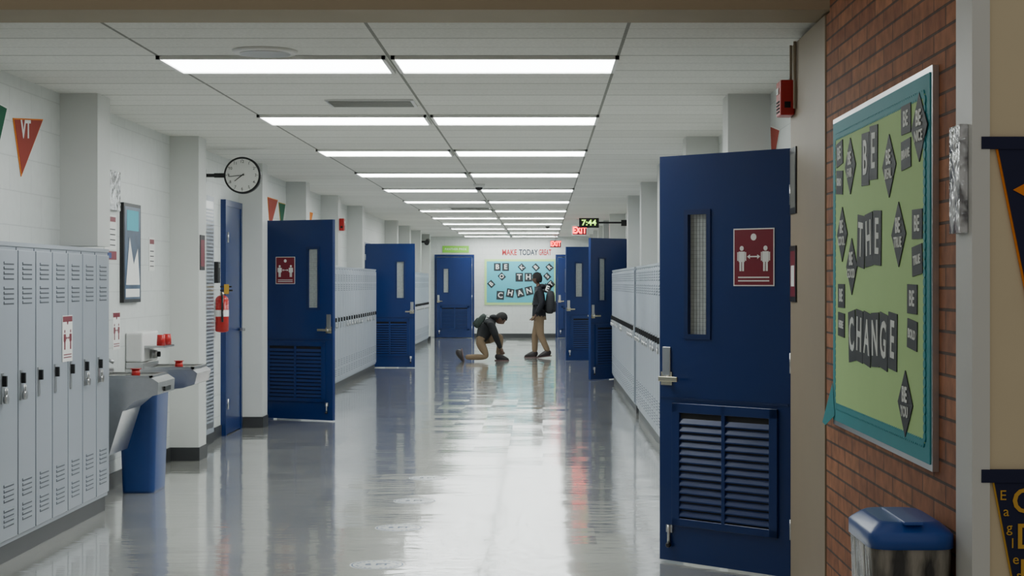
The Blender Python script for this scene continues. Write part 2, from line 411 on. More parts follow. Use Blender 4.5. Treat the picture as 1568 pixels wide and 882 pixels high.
door('door_1',(1.235,8.06),(.632,8.62),1)
door('door_2',(-3.03,17.62),(-2.20,17.20),-1)
door('door_3',(-3.04,28.06),(-2.19,28.0),-1,False)
door('door_4',(1.38,25.0),(.70,24.35),1,False)
door('door_5',(1.36,30.7),(.43,30.45),1,False)
def frame(name,x0,x1,face):
    b=MB()
    for a in ((x0-.05,x0,0,2.2),(x1,x1+.05,0,2.2),(x0,x1,2.14,2.2)): b.box(a[0],a[1],face-.03,face,a[2],a[3],M_BLUE)
    return b.done(name)
door('door_6',(-1.87,YE-.10),(-2.80,YE-.10),1,False,2.12)
frame('trim_door_frame_end_left',-2.81,-1.86,YE)
door('door_7',(1.33,YE-.10),(.40,YE-.10),1,False,2.12)
frame('trim_door_frame_end_right',.39,1.34,YE)
b=MB(); b.box(XL,XL+.04,15.62,16.36,.01,2.2,M_BLUE); b.box(XL,XL+.05,15.56,15.62,0,2.26,M_BLUE); b.box(XL,XL+.05,16.36,16.42,0,2.26,M_BLUE); b.box(XL,XL+.05,15.62,16.36,2.2,2.26,M_BLUE)
for z in (.3,1.9): b.cyl((XL+.05,15.66,z-.05),(XL+.05,15.66,z+.05),.01,.01,M_STEEL,10)
b.cyl((XL+.04,16.28,1.0),(XL+.10,16.28,1.0),.015,.015,M_STEEL); b.box(XL+.085,XL+.10,16.16,16.29,.985,1.01,M_STEEL)
b.done('door_8')
b=MB(); b.box(XL,XL+.06,14.45,14.95,.1,2.25,M_LOCK); b.box(XL+.06,XL+.066,14.5,14.9,.15,2.2,M_STEEL)
for k in range(60): b.box(XL+.066,XL+.070,14.52,14.88,.2+k*.0325,.215+k*.0325,M_LOCK)
b.box(XL,XL+.06,14.45,14.95,0,.1,M_BASE); b.done('steel_wall_grille')

# ---------------------------------------------------------------- fountains
def fountain(y0,y1,prof,vent,back):
    b=MB(); x=XL+.001
    b.prism([(x+p,y0,z) for p,z in prof],(0,y1-y0,0),M_STEEL)
    ym=(y0+y1)/2; top=prof[1][1]
    b.box(x+.12,x+.50,y0+.02,y0+.04,top,top+.015,M_STEEL); b.box(x+.12,x+.50,y1-.04,y1-.02,top,top+.015,M_STEEL)
    b.box(x+.48,x+.50,y0+.02,y1-.02,top,top+.015,M_STEEL)
    b.box(x,x+.13,y0,y1,top,top+.05,M_STEEL,bev=.01)
    b.box(x+.14,x+.47,y0+.05,y1-.05,top,top+.003,M_BINGR)
    b.cyl((x+.3,ym,top+.003),(x+.3,ym,top+.006),.03,.03,M_DARK)
    b.tube([(x+.10,ym,top+.04),(x+.11,ym,top+.09),(x+.15,ym,top+.11),(x+.19,ym,top+.09)],.012,M_STEEL,10)
    b.cyl((x+.38,y0+.07,top),(x+.38,y0+.07,top+.055),.03,.026,M_RED); b.cyl((x+.38,y0+.07,top+.055),(x+.38,y0+.07,top+.06),.036,.036,M_RED)
    if vent:
        for k in range(9): b.box(x+.05,x+.20,y0-.004,y0+.001,.44+k*.028,.452+k*.028,M_DARK)
        b.box(x+.51,x+.555,ym-.08,ym+.08,.745,.775,M_BLACK)
    if back:
        b.box(x,x+.13,y0,y1,top+.05,top+.27,M_WHITE,bev=.015)
        b.cyl((x+.24,y0+.1,top+.17),(x+.24,y0+.1,top+.25),.032,.028,M_RED); b.cyl((x+.24,y0+.30,top+.17),(x+.24,y0+.30,top+.25),.032,.028,M_RED)
        b.box(x+.12,x+.28,y0+.04,y0+.36,top+.155,top+.17,M_STEEL)
        b.cyl((x+.13,ym,top+.1),(x+.18,ym,top+.1),.035,.03,M_STEEL); b.cyl((x+.18,ym,top+.1),(x+.2,ym,top+.1),.02,.02,M_DARK)
    return b.done('drinking_fountain')
fountain(10.72,11.2,[(0,.84),(.50,.84),(.545,.81),(.54,.73),(.40,.695),(.31,.62),(.22,.33),(0,.31)],True,False)
fountain(12.0,12.5,[(0,.83),(.49,.83),(.53,.80),(.51,.72),(.42,.69),(.12,.66),(0,.66)],False,True)

def slim_bin(name,cx,cy,lx,ly,h,mbody,mlid=None,bag=None):
    b=MB()
    def ring(z,sx,sy,r):
        pts=[]
        for qx,qy,a0 in ((1,1,0),(-1,1,90),(-1,-1,180),(1,-1,270)):
            for k in range(5):
                a=math.radians(a0+k*22.5); pts.append((cx+qx*(sx/2-r)+math.cos(a)*r,cy+qy*(sy/2-r)+math.sin(a)*r,z))
        return [b.bm.verts.new(p) for p in pts]
    def skinrings(rs,m):
        for A,B in zip(rs,rs[1:]):
            for i in range(len(A)): b._f([A[i],A[(i+1)%len(A)],B[(i+1)%len(A)],B[i]],m,True)
    r0=[ring(.0,lx*.80,ly*.88,.04),ring(.02,lx*.81,ly*.885,.04),ring(h*.93,lx*.96,ly*.98,.045),ring(h*.94,lx,ly,.05),ring(h,lx,ly,.05),ring(h,lx*.94,ly*.96,.045),ring(h-.15,lx*.92,ly*.95,.045)]
    b._f(r0[0][::-1],mbody); skinrings(r0[:3],mbody); skinrings(r0[2:],mlid if (mlid and not bag) else mbody); b._f(r0[-1],M_DARK)
    if bag:
        r=[ring(h*.15,lx*.84,ly*.90,.05),ring(h*.4,lx*.93,ly*.96,.05),ring(h*.7,lx*.965,ly*1.0,.05),ring(h*.985,lx*1.03,ly*1.03,.06)]
        skinrings(r,bag)
    if mlid:
        r=[ring(h-.02,lx*1.07,ly*1.05,.06),ring(h+.02,lx*1.07,ly*1.05,.06),ring(h+.03,lx*1.0,ly*1.0,.06),ring(h+.05,lx*.80,ly*.86,.06),ring(h+.055,lx*.70,ly*.80,.05)]
        b._f(r[0][::-1],mlid); skinrings(r,mlid); b._f(r[-1],mlid)
        b.box(cx-lx*.12,cx+lx*.12,cy-ly*.5,cy+ly*.3,h+.05,h+.06,mlid,bev=.003)
    return b.done(name)
slim_bin('blue_waste_bin',-2.82,11.55,.28,.42,.76,M_BINB)
def bagmat():
    m,nt,b=newmat('clear_bin_liner')
    L=nt.links.new
    geo=N(nt,'ShaderNodeNewGeometry'); no=N(nt,'ShaderNodeTexNoise'); no.inputs['Scale'].default_value=9; no.inputs['Detail'].default_value=5
    mp=N(nt,'ShaderNodeMapping'); mp.inputs['Scale'].default_value=(1.5,1.5,.35)
    L(geo.outputs['Position'],mp.inputs[0]); L(mp.outputs[0],no.inputs['Vector'])
    cr=N(nt,'ShaderNodeValToRGB'); cr.color_ramp.elements[0].color=(.03,.03,.03,1); cr.color_ramp.elements[1].color=(.30,.28,.24,1)
    cr.color_ramp.elements[0].position=.42; cr.color_ramp.elements[1].position=.6
    L(no.outputs['Fac'],cr.inputs[0]); L(cr.outputs[0],b.inputs['Base Color']); b.inputs['Roughness'].default_value=.25
    bp=N(nt,'ShaderNodeBump'); bp.inputs['Strength'].default_value=.8; bp.inputs['Distance'].default_value=.03
    L(no.outputs['Fac'],bp.inputs['Height']); L(bp.outputs['Normal'],b.inputs['Normal'])
    return m
slim_bin('recycling_bin',1.083,4.96,.235,.40,.71,M_BINGR,M_BINLID,bagmat())

# ---------------------------------------------------------------- bulletin board on brick wall
UP=Vector((0,0,1))
b=MB(); X=1.221; U=Vector((0,-1,0)); Nn=Vector((-1,0,0))
y0,y1,z0,z1=6.73,5.05,.905,2.12
b.box(X-.02,X,y1-.02,y0+.02,z0-.02,z1+.02,M_ALU)
b.box(X-.024,X-.02,y1,y0,z0,z1,M_TEAL)
b.box(X-.026,X-.024,y1+.06,y0-.06,z0+.06,z1-.06,M_LIME)
n=56
for i in range(n):
    yy=y1+.065+(y0-y1-.13)*(i+.5)/n
    for zz in (z0+.06,z1-.06): b.cyl((X-.0275,yy,zz),(X-.024,yy,zz),.015,.015,M_TEAL,10)
n=38
for i in range(n):
    zz=z0+.065+(z1-z0-.13)*(i+.5)/n
    for yy in (y0-.06,y1+.06): b.cyl((X-.0275,yy,zz),(X-.024,yy,zz),.015,.015,M_TEAL,10)
b.prism([(X-.026,y0+.0,z0+.15),(X-.05,y0+.10,z0-.02),(X-.045,y0+.06,z0-.03),(X-.026,y0-.05,z0+.02)],(-.001,0,0),M_TEAL)
def card(b,x,o,U,V,w,h,ch,rot,mb=M_TILEB,ml=M_LETTER,ts=.9,Nn=None):
    c,s_=math.cos(rot),math.sin(rot); u=U*c+V*s_; v=V*c-U*s_
    o=Vector(o); nn=u.cross(v)
    b.prism([o-u*w/2-v*h/2,o+u*w/2-v*h/2,o+u*w/2+v*h/2,o-u*w/2+v*h/2],nn*.003,mb)
    if ch: b.text(ch,h*ts,o+nn*.004,u,v,ml,ex=.0006,sx=min(1.0,w/h*1.15),bold=.0025*h/.15)
def cardrow(txt,yc,zc,w,h):
    n=len(txt)
    for i,ch in enumerate(txt):
        card(b,0,(X-.0265,yc-(i-(n-1)/2)*(w+.008),zc+random.uniform(-.008,.008)),U,UP,w,h,ch,random.uniform(-.1,.1),ts=.92)
cardrow('BE',5.96,1.93,.14,.195); cardrow('THE',5.97,1.63,.14,.195); cardrow('CHANGE',5.93,1.268,.138,.195)
def smallcol(y,z,word,rot=0,w=.14):
    for k,t in enumerate(('BE',word)):
        o=Vector((X-.0265,y,z))+UP*(.055-k*.115)
        card(b,0,o,U,UP,w,.095,t,random.uniform(-.08,.08),ts=.75 if t=='BE' else .42)
for y,z,wd in ((6.56,1.93,'KIND'),(5.36,1.95,'BRAVE'),(5.20,1.60,'TRUE'),(6.52,1.36,'HERE'),(5.27,1.36,'BOLD')): smallcol(y,z,wd)
def diamond(y,z,t):
    card(b,0,(X-.0268,y,z),U,UP,.155,.155,'',math.pi/4)
    o=Vector((X-.030,y,z))
    b.text('BE',.07,o+Nn*.002+UP*.028,U,UP,M_LETTER,bold=.002); b.text(t,.05,o+Nn*.002-UP*.028,U,UP,M_LETTER,bold=.001)
for y,z,t in ((6.33,1.92,'FAIR'),(5.62,1.87,'REAL'),(5.17,1.96,'NICE'),(5.47,1.63,'TRUE'),(6.50,1.66,'COOL'),(6.30,1.53,'GOOD'),(5.37,1.07,'YOU')): diamond(y,z,t)
b.done('bulletin_board')

b=MB(); X0,X1,z0,z1=-1.54,.36,.87,2.08; Y=YE-.001
b.box(X0,X1,Y-.02,Y,z0,z1,M_LIME); b.box(X0+.06,X1-.06,Y-.024,Y-.02,z0+.06,z1-.06,M_SKYB)
UX=Vector((1,0,0))
def fcard(x,z,ch,w=.17,rot=None):
    card(b,0,(x,Y-.025,z),UX,UP,w,w*1.15,ch,random.uniform(-.35,.35) if rot is None else rot,ts=.85)
for x,ch in ((-1.2,'B'),(-.98,'E')): fcard(x,1.87,ch,.18,0)
for x,ch in ((-.55,'K'),(-.18,'B'),(.18,'R')): fcard(x,1.86,ch,.15,.75)
for x,ch in ((-.62,'T'),(-.38,'H'),(-.14,'E')): fcard(x,1.60,ch,.20,0)
for x,z,ch in ((-1.36,1.42,'B'),(-1.08,1.62,'O'),(.12,1.62,'S'),(.22,1.42,'T')): fcard(x,z,ch,.15,.75)
for i,(x,ch) in enumerate(((-1.12,'C'),(-.86,'H'),(-.60,'A'),(-.36,'N'),(-.12,'G'),(.12,'E'))): fcard(x,1.12+.12*(x+1.12)+.03*(i%2),ch,.20)
b.done('bulletin_board')
b=MB()
M_TXR=paint('letter_red',(.45,.02,.03),.6); M_TXD=paint('letter_dark',(.03,.04,.06),.6)
b.text('MAKE',.21,(-.88,Y-.002,2.25),UX,UP,M_TXR,bold=.006,sx=.72); b.text('TODAY',.21,(-.38,Y-.002,2.25),UX,UP,M_TXD,bold=.006,sx=.68); b.text('GREAT',.21,(.06,Y-.002,2.25),UX,UP,M_TXR,bold=.006,sx=.5)
b.done('wall_lettering')
b=MB(); b.box(-2.65,-1.95,Y-.02,Y,2.25,2.43,M_LIME2); b.text('PANTHER PRIDE',.08,(-2.3,Y-.021,2.34),UX,UP,M_PAPER); b.done('green_wall_sign')

# ---------------------------------------------------------------- clocks, exits, alarms
b=MB(); c=Vector((-2.70,14.7,2.43)); R=.165
b.cyl(c+Vector((0,-.035,0)),c+Vector((0,.035,0)),R,R,M_BLACK,48)
for k in (-1,1):
    b.cyl(c+Vector((0,k*.0355,0)),c+Vector((0,k*.037,0)),R*.90,R*.90,M_PAPER,48)
    for h in range(12):
        a=h*math.pi/6; r=R*.74
        b.text(str(h if h else 12),.036,c+Vector((math.sin(a)*r*(-k),k*.038,math.cos(a)*r)),(-k,0,0),UP,M_BLACK)
    for m in range(12):
        a=m*math.pi/6; d=Vector((math.sin(a),0,math.cos(a))); p=c+Vector((0,k*.038,0))
        b.cyl(p+d*R*.82,p+d*R*.88,.002,.002,M_BLACK,4)
    sx=-k
    for ang,l,w in ((7.73/12*2*math.pi,.085,.005),(44/60*2*math.pi,.12,.0035)):
        d=Vector((math.sin(ang)*sx,0,math.cos(ang))); p=c+Vector((0,k*.041,0)); b.cyl(p-d*.02,p+d*l,w,w*.6,M_BLACK,6)
b.box(c.x-R-.09,c.x-R+.01,c.y-.02,c.y+.02,c.z-.02,c.z+.02,M_BLACK); b.box(XL+.001,c.x-R-.05,c.y-.015,c.y+.015,c.z-.015,c.z+.015,M_BLACK)
b.box(XL+.001,XL+.03,c.y-.06,c.y+.06,c.z-.06,c.z+.06,M_BLACK)
b.done('wall_clock')
b=MB(); b.box(.60,.93,27.0,27.09,2.37,2.53,M_BLACK,bev=.005); b.text('7:44',.13,(.765,26.998,2.45),UX,UP,M_GRNL,bold=.002,sx=1.1)
b.box(.93,1.30,27.03,27.06,2.44,2.47,M_BLACK); b.box(1.30,1.449,27.02,27.07,2.40,2.5,M_BLACK); b.done('digital_clock')
def exit_sign(x,y,z):
    b=MB(); b.box(x-.15,x+.15,y,y+.04,z-.095,z+.095,M_WHITE,bev=.004); b.text('EXIT',.17,(x,y-.002,z),UX,UP,M_REDL,bold=.006,sx=.75)
    b.box(x-.13,x+.13,y-.001,y,z-.08,z+.08,M_MAROON)
    b.cyl((x,y+.02,z+.09),(x,y+.02,CZ),.012,.012,M_WHITE); b.cyl((x,y+.02,CZ-.02),(x,y+.02,CZ),.05,.05,M_WHITE); return b.done('exit_sign')
exit_sign(.70,31.0,2.45); exit_sign(.33,41.6,2.44)
def horn(x,y,z,s):
    b=MB(); b.box(x,x+s*.07,y-.07,y+.07,z-.085,z+.085,M_RED,bev=.008); b.box(x+s*.07,x+s*.075,y-.03,y+.03,z+.02,z+.05,M_PAPER,bev=.001)
    for k in range(4): b.box(x+s*.07,x+s*.073,y-.045,y+.045,z-.07+k*.016,z-.062+k*.016,M_DARK)
    b.box(x+s*.02,x+s*.05,y-.071,y-.07,z-.05,z-.02,M_DARK)
    return b.done('fire_alarm_horn')
horn(1.214,7.93,2.36,-1); horn(-2.829,22.75,2.27,1)
b=MB(); b.tube([(1.205,7.80,2.3),(1.205,7.80,2.62)],.008,M_TAN,10); b.tube([(1.205,7.93,2.44),(1.205,7.93,2.62)],.006,M_TAN,10); b.done('trim_conduit')
b=MB(); b.box(XL+.002,XL+.2,40.7,40.75,2.45,2.5,M_BLACK); b.cyl((XL+.2,40.4,2.44),(XL+.2,40.8,2.5),.06,.06,M_BLACK); b.done('security_camera')

b=MB(); x=XL+.08; y=15.22
b.cyl((x,y,1.02),(x,y,1.30),.062,.062,M_RED,24); b.ball((x,y,1.30),(.062,.062,.05),M_RED); b.ball((x,y,1.02),(.062,.062,.02),M_RED)
b.cyl((x,y,1.33),(x,y,1.38),.02,.018,M_BRASS); b.box(x-.015,x+.10,y-.012,y+.012,1.385,1.40,M_BLACK); b.box(x-.015,x+.09,y-.012,y+.012,1.42,1.435,M_BLACK)
b.tube([(x,y-.02,1.36),(x+.02,y-.08,1.33),(x+.02,y-.09,1.2),(x+.02,y-.08,1.1)],.011,M_BLACK,8)
b.cyl((x,y,1.15),(x,y,1.21),.0635,.0635,M_PAPER,24,False); b.box(XL+.002,x-.05,y-.03,y+.03,1.1,1.3,M_STEEL)
b.box(x+.03,x+.075,y-.055,y-.05,1.36,1.45,M_GOLD)
b.done('fire_extinguisher')
b=MB(); b.box(XL+.002,XL+.07,15.10,15.20,1.46,1.66,M_BLACK,bev=.008); b.box(XL+.07,XL+.075,15.12,15.18,1.6,1.64,M_STEEL); b.done('wall_intercom')

def pennant(pts,n,m1,m2,txt=None,tp=None,u=None,v=None,sz=.1,mt=None):
    b=MB(); P=[Vector(p) for p in pts]; c=sum(P,Vector())/3; n=Vector(n)
    b.prism(P,n*.004,m2); b.prism([c+(p-c)*.93+n*.0045 for p in P],n*.002,m1)
    if txt: b.text(txt,sz,Vector(tp)+n*.008,u,v,mt or M_PAPER,bold=.003)
    return b.done('wall_pennant')
xw=XL+.001
pennant([(xw,9.45,2.42),(xw,10.02,2.47),(xw,9.60,2.09)],(1,0,0),M_PENRED,M_ORANGE,'VT',(xw,9.67,2.37),(0,1,.08),(0,0,1),.15)
pennant([(xw,8.9,2.50),(xw,9.35,2.47),(xw,9.12,2.10)],(1,0,0),M_GREENF,M_PAPER)
pennant([(xw,18.2,2.42),(xw,18.9,2.42),(xw,18.35,2.05)],(1,0,0),M_PENRED,M_ORANGE)
pennant([(xw,18.95,2.40),(xw,19.45,2.40),(xw,19.15,2.05)],(1,0,0),M_GREENF,M_GOLD)
pennant([(xw,21.2,2.40),(xw,21.8,2.40),(xw,21.4,2.1)],(1,0,0),M_ORANGE,M_PAPER)
pennant([(xw,20.4,2.35),(xw,21.0,2.35),(xw,20.7,2.1)],(1,0,0),M_BINB,M_PAPER)
pennant([(1.449,9.95,2.40),(1.449,10.35,2.46),(1.449,10.28,2.16)],(-1,0,0),M_PENRED,M_PAPER)
yb=4.608
b=MB()
P=[Vector((1.272,yb,1.875)),Vector((1.74,yb,1.885)),Vector((1.50,yb,.75))]; c=sum(P,Vector())/3
b.prism(P,(0,-.004,0),M_ORANGE); b.prism([c+(p-c)*.96+Vector((0,-.0045,0)) for p in P],(0,-.002,0),M_NAVY)
b.box(1.236,1.75,yb-.010,yb,1.845,1.88,M_NAVY)
b.prism([(1.325,yb-.007,1.73),(1.40,yb-.007,1.69),(1.475,yb-.007,1.73),(1.40,yb-.007,1.77)],(0,-.002,0),M_ORANGE)
b.done('hanging_pennant')
b=MB(); P=[Vector((1.262,yb,.94)),Vector((1.75,yb,.94)),Vector((1.42,yb,.12))]; c=sum(P,Vector())/3
b.prism(P,(0,-.004,0),M_GOLD); b.prism([c+(p-c)*.97+Vector((0,-.0045,0)) for p in P],(0,-.002,0),M_NAVY)
b.box(1.236,1.76,yb-.010,yb,.905,.942,M_NAVY)
for i,ch in enumerate('Eagles'): b.text(ch,.040,(1.297+.009*i,yb-.008,.868-i*.045),(1,0,0),UP,M_GOLD)
for i,ch in enumerate('ODU'): b.text(ch,.10,(1.362+.008*i,yb-.008,.85-i*.10),(1,0,0),UP,M_GOLD,bold=.001)
b.done('hanging_pennant')

b=MB(); b.box(XL+.001,XL+.03,11.85,12.35,1.32,2.05,M_BLACK); b.box(XL+.03,XL+.032,11.875,12.325,1.345,2.025,M_PHOTO)
b.box(XL+.032,XL+.033,11.90,12.30,1.36,1.42,M_PAPER); b.box(XL+.032,XL+.033,11.93,12.27,1.85,2.0,M_SKYB)
b.prism([(XL+.0335,11.9,1.45),(XL+.0335,12.3,1.45),(XL+.0335,12.24,1.72),(XL+.0335,12.12,1.60),(XL+.0335,12.0,1.80)],(.001,0,0),M_PAPER); b.done('framed_poster')
def notice(x,ya,yb_,za,zb,red=True):
    b=MB(); b.box(x,x+.003,ya,yb_,za,zb,M_PAPER); h=zb-za
    b.box(x+.003,x+.004,ya+.02,yb_-.02,zb-.2*h,zb-.06*h,M_MAROON)
    for k in range(4): b.box(x+.003,x+.004,ya+.03,yb_-.03,za+(.12+k*.15)*h,za+(.15+k*.15)*h,M_BLACK)
    return b.done('paper_notice')
notice(XL+.001,12.72,12.9,1.56,1.82)
b=MB(); social_sign(b,(XL+.001,11.75,1.12),(0,1,0),.20,.27,False); b.done('distancing_notice')
notice(XL+.001,11.42,11.74,1.70,1.95)
b=MB(); b.box(XL+.001,XL+.006,11.42,11.74,1.63,1.69,M_MAROON); b.box(XL+.006,XL+.007,11.5,11.6,1.64,1.68,M_BINB); b.done('paper_notice')
def holder(pts):
    b=MB(); x0,x1,y0,y1,z0,z1=pts; b.box(x0,x1,y0,y1,z0,z1,M_ACR,bev=.002); return b.done('acrylic_sign_holder')
holder((XL+.001,XL+.03,11.32,11.76,1.98,2.26))
holder((1.185,1.209,4.64,4.76,1.61,1.92))
b=MB(); b.box(-2.829,-2.824,13.47,13.65,1.57,1.86,M_BLACK); b.box(-2.824,-2.823,13.49,13.63,1.60,1.82,M_MAROON); b.done('wall_notice')
b=MB(); b.box(1.208,1.214,7.80,7.98,1.375,1.645,M_BLACK); b.box(1.2075,1.208,7.82,7.96,1.40,1.62,M_MAROON); b.box(1.207,1.2075,7.84,7.94,1.45,1.55,M_PAPER); b.done('wall_notice')
b=MB(); b.box(1.208,1.214,7.80,7.98,1.80,2.12,M_BLACK); b.box(1.2075,1.208,7.82,7.96,1.83,2.09,M_BINGR); b.done('wall_notice')
for y in (8.49,9.77,10.97,12.25):
    b=MB(); c=(-.86,y)
    b.cyl((c[0],c[1],.0),(c[0],c[1],.0010),.145,.145,M_STICK,40); b.cyl((c[0],c[1],.0010),(c[0],c[1],.0013),.135,.135,M_STICKB,40); b.cyl((c[0],c[1],.0013),(c[0],c[1],.0016),.128,.128,M_STICK,40)
    for k in range(24):
        a=k*math.pi/12
        if k%6: b.cyl((c[0]+.108*math.cos(a),c[1]+.108*math.sin(a),.0016),(c[0]+.108*math.cos(a),c[1]+.108*math.sin(a),.0018),.008,.008,M_STICKB,8)
    b.text('6 FT',.07,(c[0],c[1],.0025),(1,0,0),(0,1,0),M_STICKB,bold=.002,ex=.0003)
    b.done('floor_distancing_sticker')

# ---------------------------------------------------------------- people
M_SKIN=paint('skin_brown',(.11,.055,.036),.5,.05)
M_HAIR=paint('black_hair',(.008,.007,.007),.8,.3,60,.5,120)
M_JKT=paint('black_jacket',(.005,.006,.011),.8,.2,20,.3,30)
M_HOOD=paint('dark_hoodie',(.006,.007,.009),.85,.2,20,.3,30)
M_KHA=paint('khaki_trousers',(.20,.14,.085),.8,.1,15,.3,25)
M_SHOE=paint('dark_shoe',(.02,.015,.016),.5,.1)
M_SOLE=paint('shoe_sole',(.10,.06,.06),.6,.1)
M_PACK=paint('grey_backpack',(.02,.022,.027),.7,.2,15)
M_PACKG=paint('camo_backpack',(.022,.036,.030),.7,.7,18)
M_EYE=paint('eye_dark',(.02,.015,.012),.2,.1)
M_LIP=paint('lip',(.10,.04,.03),.5,.05)

def skin_into(b,V,E,mats,off,sub=3):
    me=bpy.data.meshes.new('sk'); me.from_pydata([v[:3] for v in V],[(e[0],e[1]) for e in E],[])
    o=bpy.data.objects.new('sk',me); COL.objects.link(o)
    md=o.modifiers.new('s','SKIN'); md.use_smooth_shade=True; md.branch_smoothing=.4
    for i,v in enumerate(V):
        me.skin_vertices[0].data[i].radius=(v[3],v[4])
        me.skin_vertices[0].data[i].use_root=(i==0)
    s=o.modifiers.new('b','SUBSURF'); s.levels=sub; s.render_levels=sub
    dg=bpy.context.evaluated_depsgraph_get(); dg.update()
    m2=bpy.data.meshes.new_from_object(o.evaluated_get(dg))
    off=Vector(off); P=[Vector(v[:3]) for v in V]
    vs=[b.bm.verts.new(off+v.co) for v in m2.vertices]
    for p in m2.polygons:
        c=p.center; best=None; bd=9e9
        for (i,j,m) in E:
            a,d=P[i],P[j]-P[i]; t=max(0,min(1,(c-a).dot(d)/max(d.dot(d),1e-9)))
            dist=(c-(a+d*t)).length - (V[i][3]*(1-t)+V[j][3]*t)*.6
            if dist<bd: bd=dist; best=m
        b._f([vs[i] for i in p.vertices],best,True)
    bpy.data.objects.remove(o); bpy.data.meshes.remove(me); bpy.data.meshes.remove(m2)
def head_into(b,c,f,u,off,sc=1.0):
    f=Vector(f).normalized(); u=Vector(u); u=(u-f*u.dot(f)).normalized(); s=u.cross(f)
    c=Vector(c)+Vector(off)
    R=Matrix((( f.x,s.x,u.x,0),(f.y,s.y,u.y,0),(f.z,s.z,u.z,0),(0,0,0,1)))
    T=Matrix.Translation(c)@R@Matrix.Scale(sc,4)
    t=bmesh.new(); bmesh.ops.create_uvsphere(t,u_segments=32,v_segments=24,radius=1)
    for v in t.verts:
        x,y,z=v.co
        w=1-.30*max(0,-z)**1.5
        jaw=.012*max(0,-z)*max(0,x)
        v.co=Vector((x*.092*w+jaw,y*.074*w,z*.112))
        if x>.5:
            for sy in (-.033,.033):
                d=((v.co.y-sy)**2+(v.co.z-.0)**2)**.5
                if d<.022: v.co.x-=.007*(1-d/.022)
            d=((v.co.y/.5)**2+(v.co.z+.022)**2)**.5
            if d<.035: v.co.x+=.020*(1-d/.035)
            d=((v.co.y/1.5)**2+(v.co.z+.058)**2)**.5
            if d<.016: v.co.x+=.007*(1-d/.016)
    mp={}
    for v in t.verts: mp[v]=b.bm.verts.new(T@v.co)
    for fc in t.faces:
        cc=fc.calc_center_median()
        m=M_LIP if (cc.x>.07 and abs(cc.z+.058)<.008 and abs(cc.y)<.024) else M_SKIN
        b._f([mp[v] for v in fc.verts],m,True)
    t.free()
    t=bmesh.new(); bmesh.ops.create_uvsphere(t,u_segments=32,v_segments=24,radius=1)
    for v in t.verts:
        x,y,z=v.co; n=1+.05*math.sin(x*19+z*7)*math.sin(y*17+z*11)
        v.co=Vector((x*.108*n-.008,y*.090*n,z*.124*n+.008))
    kill=[fc for fc in t.faces if (lambda q:(q.x>.045 and q.z<.055) or (q.x>-.02 and q.z<.0 ) or q.z<-.075)(fc.calc_center_median())]
    bmesh.ops.delete(t,geom=kill,context='FACES'); b.merge(t,M_HAIR,T)
    for sy in (-1,1):
        b.ball(T@Vector((.078,sy*.031,.002)),.010*sc,M_EYE,seg=10)
        b.ball(T@Vector((-.002,sy*.076,-.012)),(.018,.008,.028),M_SKIN,R,seg=12)
def hand_into(b,w,d,n,off,M=M_SKIN,curl=.5,side=1):
    w=Vector(w); d=Vector(d).normalized(); n=Vector(n); n=(n-d*n.dot(d)).normalized(); s=d.cross(n)*side
    P=[w,w+d*.045,w+d*.085]
    skin_into(b,[(*P[0],.024,.02),(*P[1],.036,.018),(*P[2],.036,.016)],[(0,1,M),(1,2,M)],None,off,1)
    for k,l in ((-1.5,.062),(-.5,.072),(.5,.078),(1.5,.070)):
        a=w+d*.075+s*k*.019; V=[(*a,.009,.009)]; p=a; ang=0
        for q in (.48,.30,.22):
            ang+=curl*.7; dd=d*math.cos(ang)+n*math.sin(ang); p=p+dd*l*q*1.15; V.append((*p,.0082,.0082))
        skin_into(b,V,[(0,1,M),(1,2,M),(2,3,M)],None,off,1)
    a=w+d*.03+s*.02; V=[(*a,.011,.011)]; p=a
    for q,l in ((.9,.038),(.6,.032),(.4,.026)):
        dd=(d*(1-q*.5)+s*q+n*.35).normalized(); p=p+dd*l; V.append((*p,.0095,.009))
    skin_into(b,V,[(0,1,M),(1,2,M),(2,3,M)],None,off,1)
def shoe_into(b,heel,toe,up,off):
    heel=Vector(heel); toe=Vector(toe); d=(toe-heel); L=d.length; d.normalize(); up=Vector(up); up=(up-d*up.dot(d)).normalized(); s=up.cross(d)
    R=Matrix(((d.x,s.x,up.x,0),(d.y,s.y,up.y,0),(d.z,s.z,up.z,0),(0,0,0,1)))
    T=Matrix.Translation(heel+Vector(off))@R
    t=bmesh.new(); bmesh.ops.create_uvsphere(t,u_segments=24,v_segments=16,radius=1)
    for v in t.verts:
        x,y,z=v.co; xx=(x+1)/2
        hgt=.115*(1-xx)**.9+.045
        wd=.036+.012*math.sin(xx*math.pi)
        v.co=Vector((xx*L,y*wd,max(0,z*.5+.35)/.85*hgt+.012))
    b.merge(t,M_SHOE,T)
    pts=[]
    for k in range(20):
        a=k/20*2*math.pi; xx=(math.cos(a)+1)/2; pts.append(T@Vector((xx*(L+.01)-.005,math.sin(a)*(.038+.012*math.sin(xx*math.pi)),0)))
    b.prism(pts,(T.to_3x3()@Vector((0,0,.02))),M_SOLE)
